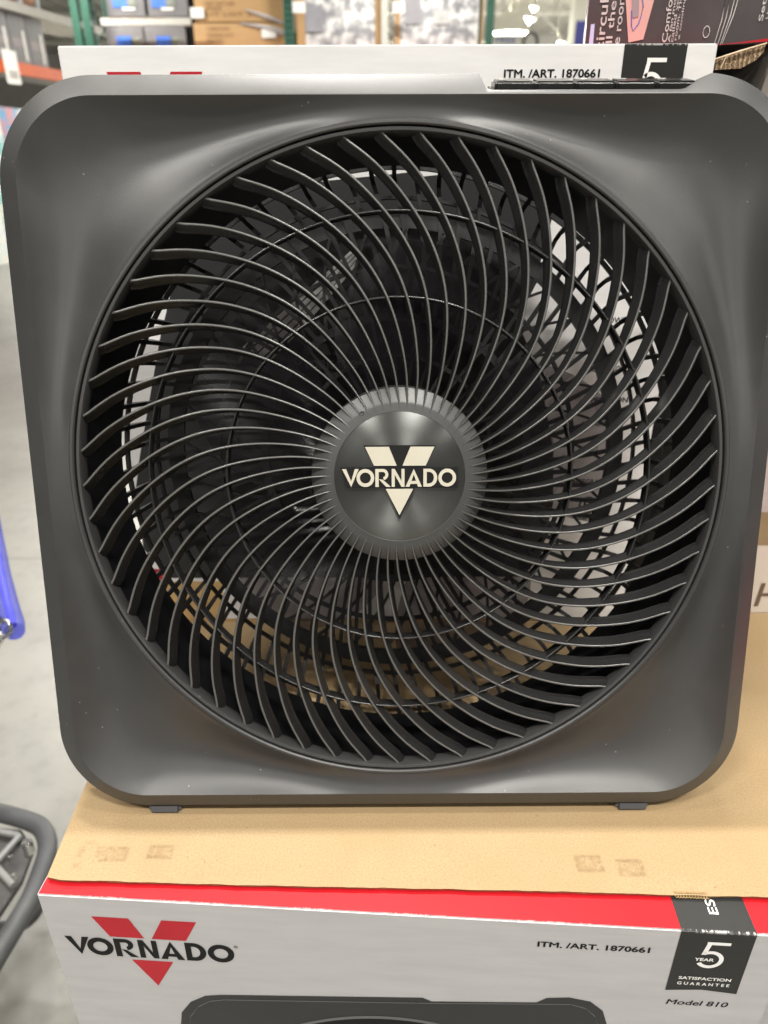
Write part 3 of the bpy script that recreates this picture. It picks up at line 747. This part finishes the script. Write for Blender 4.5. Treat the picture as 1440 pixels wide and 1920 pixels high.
# open carton with torn corrugated flap, right of the upright one
oc = empty('open_carton', (.2365, .604, .0003), 'black open carton with a torn brown corrugated flap, beside the upright carton', 'carton')
boxobj('box', 0, .043, 0, .28, 0, .452, ink_black, oc, .001)
def on_y(px, py, Y): return at(px, py, Y)
fl = [on_y(1340, 131, .602), on_y(1340, 112, .602), on_y(1436, 82, .602), on_y(1432, 98, .602), on_y(1418, 112, .602), (on_y(1390, 128, .602))]
o0 = oc.location
def corr_mat():
    m = mat('corrugated_brown', (.34, .22, .125), .8)
    N = m.node_tree.nodes; Lk = m.node_tree.links; b = N['Principled BSDF']; tc = N.new('ShaderNodeTexCoord')
    w = N.new('ShaderNodeTexWave'); w.inputs['Scale'].default_value = 95; w.inputs['Distortion'].default_value = 2.5; w.inputs['Detail Scale'].default_value = 6; w.wave_profile = 'SIN'; w.bands_direction = 'X'
    Lk.new(tc.outputs['Object'], w.inputs['Vector'])
    Lk.new(mix_col(N, Lk, w.outputs['Fac'], (.2, .125, .065), (.5, .36, .22)), b.inputs['Base Color'])
    bp = N.new('ShaderNodeBump'); bp.inputs['Distance'].default_value = .002; Lk.new(w.outputs['Fac'], bp.inputs['Height']); Lk.new(bp.outputs[0], b.inputs['Normal'])
    return m
bm = bmesh.new(); prism(bm, [p - o0 for p in fl], (0, .003, 0)); link('torn_flap', bm, corr_mat(), oc, smooth_=False)
bm = bmesh.new(); tube(bm, [on_y(1338, 112, .6) - o0, on_y(1385, 97, .6) - o0, on_y(1438, 81, .6) - o0], [.0006, .0009, .0006], 6)
tube(bm, [on_y(1362, 105, .599) - o0, on_y(1356, 118, .599) - o0, on_y(1351, 128, .599) - o0], .0004, 5)
link('torn_liner', bm, mat('pale_liner', (.6, .45, .3), .7), oc)
wc = empty('white_carton', (.2835, .601, .0003), 'white carton at the right edge with a thin letter H near its base', 'carton')
boxobj('box', 0, .4, 0, .3, 0, .49, mat('cream_board', (.66, .6, .54), .45, var=.03), wc, .001)
quad_print('brown_band', [(.0005, .078), (.3995, .078), (.3995, .113), (.0005, .113)], mat('khaki_print', (.27, .2, .115), .5, var=.15, vscale=30), wc)
quad_print('pink_picture', [(.0005, .1132), (.3995, .1132), (.3995, .18), (.0005, .18)], mat('rose_print', (.46, .40, .38), .5, var=.15, vscale=20), wc)
hx = at(1419, 1118, .6) - wc.location
text_obj('letter', 'H', hx.x, hx.z - .012, .026, .027, -.0006, mat('brown_ink', (.13, .09, .06), .5), wc, bold=0, shear=.06)

# shopping cart at the lower left
cart = empty('shopping_cart', (-.62, .75, FLOOR), 'grey shopping cart with translucent blue plastic corner, at the left edge', 'shopping cart')
cb = cart.location
grey_pl = mat('grey_plastic', (.06, .062, .063), .5, var=.12, vscale=25, bump=.1, bscale=200)
chrome = mat('chrome', (.7, .7, .68), .16, metal=1, var=.1)
Zf = -.74
fpts = [atz(-180, 1490, Zf), atz(-60, 1512, Zf), atz(25, 1530, Zf), atz(80, 1548, Zf), atz(93, 1590, Zf), atz(62, 1680, Zf), atz(-10, 1800, Zf), atz(-60, 1880, Zf), atz(-150, 2020, Zf)]
bm = bmesh.new(); tube(bm, [p - cb for p in rounded_path(fpts, .03)], .0175, 16); link('frame', bm, grey_pl, cart)
# lower bumper ring and legs
Zl = -.95
bm = bmesh.new(); tube(bm, [p - cb for p in rounded_path([atz(-120, 1720, Zl), atz(10, 1745, Zl), atz(58, 1725, Zl), atz(78, 1685, Zl), atz(70, 1640, Zl)], .03)], .014, 12); link('lower_rail', bm, mat('dark_rubber', (.05, .05, .05), .6, var=.2), cart)
for (px, py) in ((-120, 1560), (-180, 1700), (-160, 1900)):
    bm = bmesh.new(); p = atz(px, py, Zf); tube(bm, [p - cb, Vector((p.x, p.y, FLOOR)) - cb], .012, 10); link('leg', bm, grey_pl, cart)
bm = bmesh.new()
p0 = [atz(x, y, Zf - .02) - cb for x, y in ((-60, 1545), (40, 1556), (62, 1590), (40, 1650), (-40, 1770), (-100, 1800))]
prism(bm, p0, (0, 0, -.012)); link('tray', bm, mat('dark_plate', (.06, .058, .055), .5, var=.4, vscale=20), cart, smooth_=False)
bm = bmesh.new(); p = atz(50, 1578, Zf + .012) - cb
rr = []
for k in range(20): rr.append(p + Vector((.0095 * math.cos(2 * PI * k / 20), .0095 * math.sin(2 * PI * k / 20), 0)))
prism(bm, rr, (0, 0, -.03)); bmesh.ops.bevel(bm, geom=bm.edges[:], offset=.002, segments=2, affect='EDGES')
tube(bm, [p + Vector((.005 * math.cos(t), .005 * math.sin(t), .001)) for t in [2 * PI * i / 16 for i in range(16)]], .0015, 6, closed=True)
link('bolt', bm, chrome, cart)
bm = bmesh.new()
for a, b in (((-20, 1555), (35, 1566)), ((38, 1566), (-10, 1620)), ((-30, 1600), (25, 1660))):
    tube(bm, [atz(*a, Zf - .005) - cb, atz(*b, Zf - .005) - cb], .006, 8)
link('brace', bm, mat('grey_bracket', (.2, .2, .19), .45, var=.2), cart)
for q in ((18, 1606), (24, 1640)):
    bm = bmesh.new(); p = atz(*q, Zf + .002) - cb; tube(bm, [p, p + Vector((0, 0, -.012))], .004, 10); link('rivet', bm, chrome, cart)
def blue_mat():
    m = bpy.data.materials.new('blue_translucent'); m.use_nodes = True; N = m.node_tree.nodes; Lk = m.node_tree.links; b = N['Principled BSDF']
    tc = N.new('ShaderNodeTexCoord'); Lk.new(mix_col(N, Lk, noise(N, Lk, tc.outputs['Object'], 40, 4), (.16, .17, .62), (.42, .42, .8)), b.inputs['Base Color'])
    b.inputs['Roughness'].default_value = .22; tr = N.new('ShaderNodeBsdfTransparent'); tr.inputs[0].default_value = (.45, .48, .95, 1)
    mx = N.new('ShaderNodeMixShader'); mx.inputs[0].default_value = .84
    Lk.new(b.outputs[0], mx.inputs[1]); Lk.new(tr.outputs[0], mx.inputs[2]); Lk.new(mx.outputs[0], N['Material Output'].inputs[0]); return m
Zb = -.22
bp_ = [(-38, 850), (-22, 930), (-10, 1010), (2, 1080), (14, 1135), (24, 1172), (28, 1184)]
bm = bmesh.new(); tube(bm, [atz(x, y, Zb + .0) - cb for x, y in bp_], [.014, .0145, .015, .0155, .0165, .017, .0145], 16); link('blue_sleeve', bm, blue_mat(), cart)
bm = bmesh.new(); tube(bm, [atz(x, y, Zb + .003) - cb for x, y in bp_[:-1]], .006, 10); link('core', bm, mat('deep_blue', (.06, .07, .5), .3), cart)
bm = bmesh.new(); c0 = atz(9, 1178, Zb + .012) - cb
tube(bm, [c0 + Vector((.009 * math.cos(t), .004 * math.sin(t), .012 * math.sin(t))) for t in [2 * PI * i / 20 for i in range(20)]], .003, 8, closed=True)
tube(bm, rounded_path([atz(-60, 1300, Zb) - cb, atz(-6, 1212, Zb) - cb, atz(20, 1172, Zb) - cb], .02), .004, 8); tube(bm, [atz(-60, 1130, Zb) - cb, atz(8, 1165, Zb) - cb], .005, 8)
link('chrome_clasp', bm, chrome, cart)
for (px, py) in ((-30, 950), (-70, 1250)):
    bm = bmesh.new(); p = atz(px, py, Zb); q = atz(px - 60, 1560, Zf); tube(bm, [p - cb, q - cb], .01, 10); link('upright', bm, grey_pl, cart)

bm = bmesh.new()
for k in range(9):
    x = -.95 - .0 * k; y = .2 + k * .11
    tube(bm, [(x - cb.x, y - cb.y, -.78 - FLOOR), (x - cb.x - .05, y - cb.y, -.16 - FLOOR)], .006, 6)
for z in (-.75, -.55, -.35, -.17): tube(bm, [(-.965 - cb.x, .15 - cb.y, z - FLOOR), (-.965 - cb.x, 1.12 - cb.y, z - FLOOR)], .008, 6)
link('shadow_basket', bm, grey_pl, cart)  # unseen basket, added to throw shadows across the floor
# ================================================================== warehouse background
green = mat('green_steel', (.018, .085, .055), .5, var=.2, vscale=6)
orange = mat('orange_steel', (.62, .10, .012), .5, var=.05)
cream = mat('cream_rail', (.5, .485, .44), .5, var=.04, vscale=10)
dark_box = mat('grey_box_print', (.2, .195, .2), .45, var=.15, vscale=3)
film_w = mat('stretch_film', (.3, .3, .32), .2, vscale=5.5, col2=(.86, .85, .84), thr=(.44, .58), bump=1.0, bscale=9)
kraft_b = mat('kraft_box', (.5, .31, .14), .7, var=.12, vscale=1.5)
bluep = mat('blue_picture', (.06, .18, .68), .4, var=.25, vscale=12)
white_l = mat('white_label', (.85, .84, .8), .5, var=.05, vscale=30)
ink_soft = mat('faded_ink', (.22, .12, .06), .6)
def px_box(name, px0, px1, py0, py1, Y, depth, m, parent=None, off=Vector((0, 0, 0)), bev=0):
    a = at(px0, py1, Y) - off; b = at(px1, py0, Y) - off
    return boxobj(name, a.x, b.x, Y - off.y, Y - off.y + depth, a.z, b.z, m, parent, bev)
def px_thing(name, label, cat, px0, px1, py0, py1, Y, depth, m, group=None):
    a = at(px0, py1, Y); b = at(px1, py0, Y); root = empty(name, ((a.x + b.x) / 2, Y, a.z), label, cat, group)
    px_box('body', px0, px1, py0, py1, Y, depth, m, root, root.location, .01); return root
YB = 13.0
rk = empty('pallet_rack', at(540, 70, YB).xy.to_3d() + Vector((0, 0, FLOOR)), 'green upright pallet rack across the back with white label rail', 'rack')
ro_ = rk.location
for (px, w) in ((156, .11), (176, .12), (545, .14), (721, .1), (914, .11)):
    x = at(px, 40, YB).x; u = boxobj('upright', x - w / 2 - ro_.x, x + w / 2 - ro_.x, -.32, -.22, 0, 6.5, green if px != 721 else cream, rk)
    u2 = boxobj('upright', x - w / 2 - ro_.x, x + w / 2 - ro_.x, 1.1, 1.2, 0, 6.5, green, rk)
    if px == 545:
        bm = bmesh.new()
        for k in range(46):
            for dx in (-.025, .025): box(bm, x + dx - .012 - ro_.x, x + dx + .012 - ro_.x, -.323, -.32, 2.6 + k * .08, 2.63 + k * .08)
        link('punched_holes', bm, ink_black, u, smooth_=False)
bm = bmesh.new()
x0 = at(156, 40, YB).x - ro_.x; x1 = at(176, 40, YB).x - ro_.x
zz = 0
while zz < 6: tube(bm, [(x0, -.2, zz), (x1 + .02, .4, zz + .5), (x0, -.2, zz + 1.0)], .02, 6); zz += 1.0
link('lattice', bm, green, rk)
zb = at(540, 100, YB).z
boxobj('shelf_beam', at(150, 100, YB).x - ro_.x, at(920, 100, YB).x - ro_.x, -.2, -.1, zb - FLOOR - .14, zb - FLOOR, orange, rk)
boxobj('shelf_deck', at(150, 100, YB).x - ro_.x, at(920, 100, YB).x - ro_.x, -.1, 1.1, zb - FLOOR - .1, zb - FLOOR - .03, cream, rk)
px_box('label_rail', 190, 356, 33, 47.5, YB - .28, .08, cream, rk, ro_)
text_obj('rail_lettering', 'great lighting value', at(218, 43.5, YB).x - ro_.x, at(218, 43.5, YB).z - FLOOR, .8, .045, -.2805, ink_soft, rk)
for i, (a, b) in enumerate(((203, 271), (272, 346))):
    for j, (y0, y1) in enumerate(((-45, 31), (49, 99))):
        lab = ('%s dark grey product box with a blue picture, %s the white label rail' % (('left', 'right')[i], ('above', 'below')[j]))
        t = px_thing('product_box', lab, 'box', a, b, y0, y1, YB, .6, dark_box, 'dark boxes on the rear rack')
        ox = (a + b) / 2; k = 0 if j == 0 else 1
        px0 = (212, 285)[i] if j == 0 else (222, 296)[i]
        yy = (-8, 14) if j == 0 else (68, 99)
        px_box('picture', px0, px0 + 24, yy[0], yy[1], YB - .012, .006, bluep, t, t.location)
        px_box('product_photo', px0 + 26, px0 + 42, yy[0] + 2, yy[1] - 3, YB - .012, .006, mat('photo_print', (.2, .22, .18), .5, var=.6, vscale=14), t, t.location)
        if j == 0: px_box('caption', px0 + 18, px0 + 40, 14, 19, YB - .012, .006, white_l, t, t.location)
px_thing('dark_gap_strip', 'black strip added for the dark gap between grey boxes and kraft boxes', 'panel', 349, 366, -40, 99, YB + .05, .4, ink_black)  # black strip put in where there is only a dark gap
for j, (y0, y1) in enumerate(((-60, 41), (43, 99))):
    t = px_thing('kraft_box', ('upper', 'lower')[j] + ' large kraft carton under clear film on the rear rack', 'box', 367, 536, y0, y1, YB, 1.0, kraft_b, 'kraft cartons on the rear rack')
    for s, px, py, w in ((('KIT LOT 2', 384, 30, 90), ('MADE', 388, 19, 28), ('NET WT LBS', 384, 10, 56)) if j == 0 else (('CARTON', 388, 57, 44), ('GROSS WT', 388, 69, 52), ('FRAGILE', 390, 80, 30))):
        a = at(px, py, YB); text_obj('stencil_lettering', s, a.x - t.location.x, a.z - t.location.z, w * .0079, .045, -.012, ink_soft, t)
    if j == 0: px_box('sticker', 358, 381, 14, 34, YB - .03, .01, white_l, t, t.location)
    else: px_box('sticker', 491, 517, 55, 71, YB - .03, .01, white_l, t, t.location)
    bm = bmesh.new()
    ln = (((460, 18), (500, 31), (536, 45)),) if j == 0 else (((450, 44), (492, 50), (538, 66)), ((500, 48), (525, 57), (540, 64)))
    for q in ln: tube(bm, [at(a, b, YB - .02) - t.location for a, b in q], [.01, .03, .02], 6)
    link('film_highlight', bm, M['film'], t)  # pale tubes draw the highlight streaks on the clear film
for (a, b, lab) in ((560, 712, 'pallet load in crinkled clear film, left of the pale rack post'), (738, 902, 'grey pallet load in clear film, right of the pale rack post')):
    t = px_thing('wrapped_pallet', lab, 'pallet load', a, b, -60, 99, YB, 1.0, film_w, 'film wrapped loads on the rear rack')
    px_box('corner_board', (a - 2 if a < 600 else a + 2), (a + 7 if a < 600 else a + 12), -60, 99, YB - .04, .03, kraft_b, t, t.location)
    px_box('corner_board', b - (8 if a < 600 else 2), b + (2 if a < 600 else 8), -60, 99, YB - .04, .03, kraft_b, t, t.location)
    px_box('sticker', (549 if a < 600 else 737), (572 if a < 600 else 759), 3, 24, YB - .36, .01, white_l, t, t.location)
    if a > 600:
        px_box('grey_sheet', 760, 790, -60, 45, YB - .03, .01, mat('lilac_board', (.33, .32, .35), .5, var=.1), t, t.location)
        px_box('faded_print', 815, 842, 20, 45, YB - .03, .01, mat('pale_print', (.6, .59, .58), .5, var=.2, vscale=10), t, t.location)
    else: px_box('grey_sheet', 571, 604, 10, 60, YB - .03, .01, mat('lilac_board', (.3, .3, .33), .5, var=.1), t, t.location)

# left rack, running into the depth
A0 = Vector((-7.15, 11.6, 0)); DIR = Vector((.33, 1.3, 0)).normalized(); SIDE = Vector((-DIR.y, DIR.x, 0))
zbm = at(54, 121, 12.6).z + .16
lr = empty('pallet_rack', (A0.x, A0.y, FLOOR), 'orange beamed rack running along the left aisle', 'rack')
lr.rotation_euler = (0, 0, math.atan2(DIR.y, DIR.x))
boxobj('beam', -4, 6, -.04, .04, zbm - FLOOR - .09, zbm - FLOOR + .1, orange, lr)
boxobj('shelf_deck', -4, 6, .04, 1.1, zbm - FLOOR - .02, zbm - FLOOR + .06, cream, lr)
boxobj('label_rail', -4, 6, -.06, .06, zbm - FLOOR + .86, zbm - FLOOR + 1.0, cream, lr)
boxobj('shelf_deck', -4, 6, .06, 1.1, zbm - FLOOR + .9, zbm - FLOOR + .97, cream, lr)
for s in (-3.8, 5.6): boxobj('upright', s - .05, s + .05, -.05, .05, 0, 6, green, lr)
pale_st = mat('pale_steel', (.6, .66, .66), .4, var=.1)
def rack_thing(name, label, cat, s0, s1, d0_, d1_, z0, z1, m, grp):
    t = empty(name, A0 + DIR * s0 + SIDE * 0 + Vector((0, 0, zbm + z0)), label, cat, grp); t.rotation_euler = (0, 0, math.atan2(DIR.y, DIR.x))
    boxobj('body', 0, s1 - s0, d0_, d1_, .001, z1 - z0, m, t, .01); return t
browns = mat('brown_photo', (.34, .2, .16), .5, var=.4, vscale=5)
ordn = ['nearest', 'second', 'third', 'fourth', 'farthest']
for i in range(5):
    s = 1.75 + i * .47
    t = rack_thing('display_box', ordn[i] + ' grey printed box on the lower shelf of the left rack', 'box', s, s + .44, .08, .9, .065, .85, dark_box, 'grey boxes along the left rack')
    boxobj('pale_strip', .03, .41, .072, .08, .3, .42, mat('mauve_print', (.3, .26, .26), .5, var=.2, vscale=6), t); boxobj('tag', .3, .35, .066, .072, .1, .55, white_l, t)
    t = rack_thing('picture_box', ordn[i] + ' brown pictured box on the upper shelf of the left rack', 'box', s + .02, s + .44, .08, .9, 1.005, 1.9, browns, 'brown boxes along the left rack')
    boxobj('clear_tube', .34, .39, .02, .075, 0, .895, pale_st, t)
    bm = bmesh.new(); bmesh.ops.create_icosphere(bm, subdivisions=2, radius=.09, matrix=Matrix.Translation((.17, .06, .12))); link('round_picture', bm, mat('peach_print', (.55, .3, .2), .5, var=.2), t)
p = A0 + DIR * 2.85
sg = empty('shelf_sign', (p.x, p.y, zbm - .25), 'white price sign hanging over the orange beam', 'sign'); sg.rotation_euler = lr.rotation_euler
boxobj('panel', -.17, .17, -.075, -.065, 0, .5, white_l, sg); boxobj('faded_text', -.1, .12, -.079, -.075, .08, .2, mat('grey_text', (.45, .43, .4), .6, var=.4, vscale=25), sg)
cols = [(.62, .68, .66), (.12, .3, .5), (.7, .68, .6), (.2, .45, .42), (.05, .35, .6), (.55, .2, .2)]
for i in range(6):
    for j in range(2):
        m_ = mat('pack_print', cols[(i * 2 + j) % 6], .45, vscale=3.2, col2=cols[(i + 3 * j + 2) % 6], thr=(.45, .55))
        rack_thing('product_pack', '%s mixed colour pack %s the orange beam in the left rack' % (['nearest', 'second', 'third', 'fourth', 'fifth', 'farthest'][i], ('low under', 'just under')[j]), 'pack',
                   1.5 + i * .46, 1.94 + i * .46, .02, .9, FLOOR - zbm + (.002 if j == 0 else 1.31), FLOOR - zbm + (1.3 if j == 0 else 2.5), m_, 'packs under the orange beam')

# bright far hall seen right of the rack
glow = bpy.data.materials.new('lamp_glow'); glow.use_nodes = True
gb = glow.node_tree.nodes['Principled BSDF']; gb.inputs['Emission Color'].default_value = (1, .97, .85, 1); gb.inputs['Emission Strength'].default_value = 14; gb.inputs['Base Color'].default_value = (.9, .9, .85, 1)
YF = 40
for i, (px, py, rr) in enumerate(((990, 10, .5), (970, 28, .8), (955, 52, .9), (1045, 76, .4), (940, 64, .6))):
    p = at(px, py, YF - 3 * (i % 3)); t = empty('high_bay_lamp', p, ['round glowing lamp highest beside the white column', 'broad glowing lamp under the highest one', 'widest glowing lamp above the white banner', 'small glowing lamp right of the white column', 'glowing lamp nearest the green rack post'][i], 'lamp', 'glowing warehouse lamps')
    bm = bmesh.new(); rows = [[bm.verts.new((q * rr * math.cos(2 * PI * k / 24), q * rr * math.sin(2 * PI * k / 24), z * rr)) for k in range(24)] for q, z in ((.35, .55), (.6, .4), (.95, -.1), (1, -.25))]
    for a, b in zip(rows[:-1], rows[1:]):
        for k in range(24): bm.faces.new((a[k], a[(k + 1) % 24], b[(k + 1) % 24], b[k]))
    link('reflector', bm, white_paint, t)
    bm = bmesh.new(); bmesh.ops.create_icosphere(bm, subdivisions=2, radius=rr * .8, matrix=Matrix.Translation((0, 0, -.2 * rr)) @ Matrix.Diagonal((1, 1, .6, 1))); link('bulb', bm, glow, t)
    bm = bmesh.new(); tube(bm, [(0, 0, .5 * rr), (0, 0, 8.15 - p.z)], .03, 6); link('hanger', bm, steel, t)
x = at(1035, 40, YF).x
c_ = empty('steel_column', (x, YF - 6, FLOOR), 'white painted steel column in the far hall', 'column'); boxobj('shaft', -.42, .42, -.4, .4, 0, 9.2, white_paint, c_); boxobj('base_plate', -.6, .6, -.6, .6, 0, .1, white_paint, c_)
for i, (yy, lab) in enumerate(((30, 'nearest open steel roof truss across the far hall'), (46, 'farthest open steel roof truss across the far hall'))):
    tr = empty('roof_truss', (0, yy, 6.6), lab, 'roof truss', 'roof trusses of the far hall')
    bm = bmesh.new(); tube(bm, [(-20, 0, 0), (40, 0, 0)], .1, 8); link('bottom_chord', bm, white_paint, tr)
    bm = bmesh.new(); tube(bm, [(-20, 0, 1.3), (40, 0, 1.3)], .1, 8); link('top_chord', bm, white_paint, tr)
    bm = bmesh.new()
    for k in range(40): tube(bm, [(-20 + k * 1.5, 0, 1.3 * (k % 2)), (-18.5 + k * 1.5, 0, 1.3 * ((k + 1) % 2))], .05, 6)
    link('web', bm, white_paint, tr)
a = at(922, 66, 24); b = at(1040, 140, 24)
bn = empty('hanging_banner', ((a.x + b.x) / 2, 24, b.z), 'long white banner with blue lettering in the far hall', 'banner')
boxobj('cloth', a.x - bn.location.x, b.x - bn.location.x, 0, .03, 0, a.z - b.z, white_l, bn)
q = at(930, 81, 24); text_obj('banner_lettering', 'FREE', q.x - bn.location.x, q.z - b.z, at(966, 81, 24).x - q.x, at(930, 70, 24).z - q.z, -.004, blue, bn, bold=.007)
bm = bmesh.new(); c0 = at(994, 82, 24) - bn.location
tube(bm, [c0 + Vector((.2 * math.cos(t), -.01, .26 * math.sin(t))) for t in [2 * PI * i / 24 for i in range(24)]], .05, 6, closed=True); link('oval_mark', bm, mat('grey_mark', (.2, .2, .2), .5), bn)
bm = bmesh.new()
for px in (925, 1036): tube(bm, [at(px, 66, 24) - bn.location, at(px, 66, 24) - bn.location + Vector((0, 0, 3.5))], .015, 5)
link('cable', bm, steel, bn)
a = at(1081, 42, 8); b = at(1103, 120, 8)
sb = empty('blue_banner', ((a.x + b.x) / 2, 8, FLOOR), 'small dark blue scalloped banner left of the dark carton', 'banner')
navy = mat('navy_cloth', (.035, .04, .2), .6, var=.1)
bm = bmesh.new()
n = 24; top = []
for i in range(n + 1):
    x = a.x + (b.x - a.x) * i / n; top.append((x - sb.location.x, 0, a.z - FLOOR + .02 * abs(math.sin(PI * i / 6))))
prism(bm, [(top[0][0], 0, b.z - FLOOR)] + top + [(top[-1][0], 0, b.z - FLOOR)], (0, .02, 0)); link('cloth', bm, navy, sb, smooth_=False)
bm = bmesh.new(); tube(bm, [(0, .04, 0), (0, .04, a.z - FLOOR)], .03, 8); link('pole', bm, cream, sb)
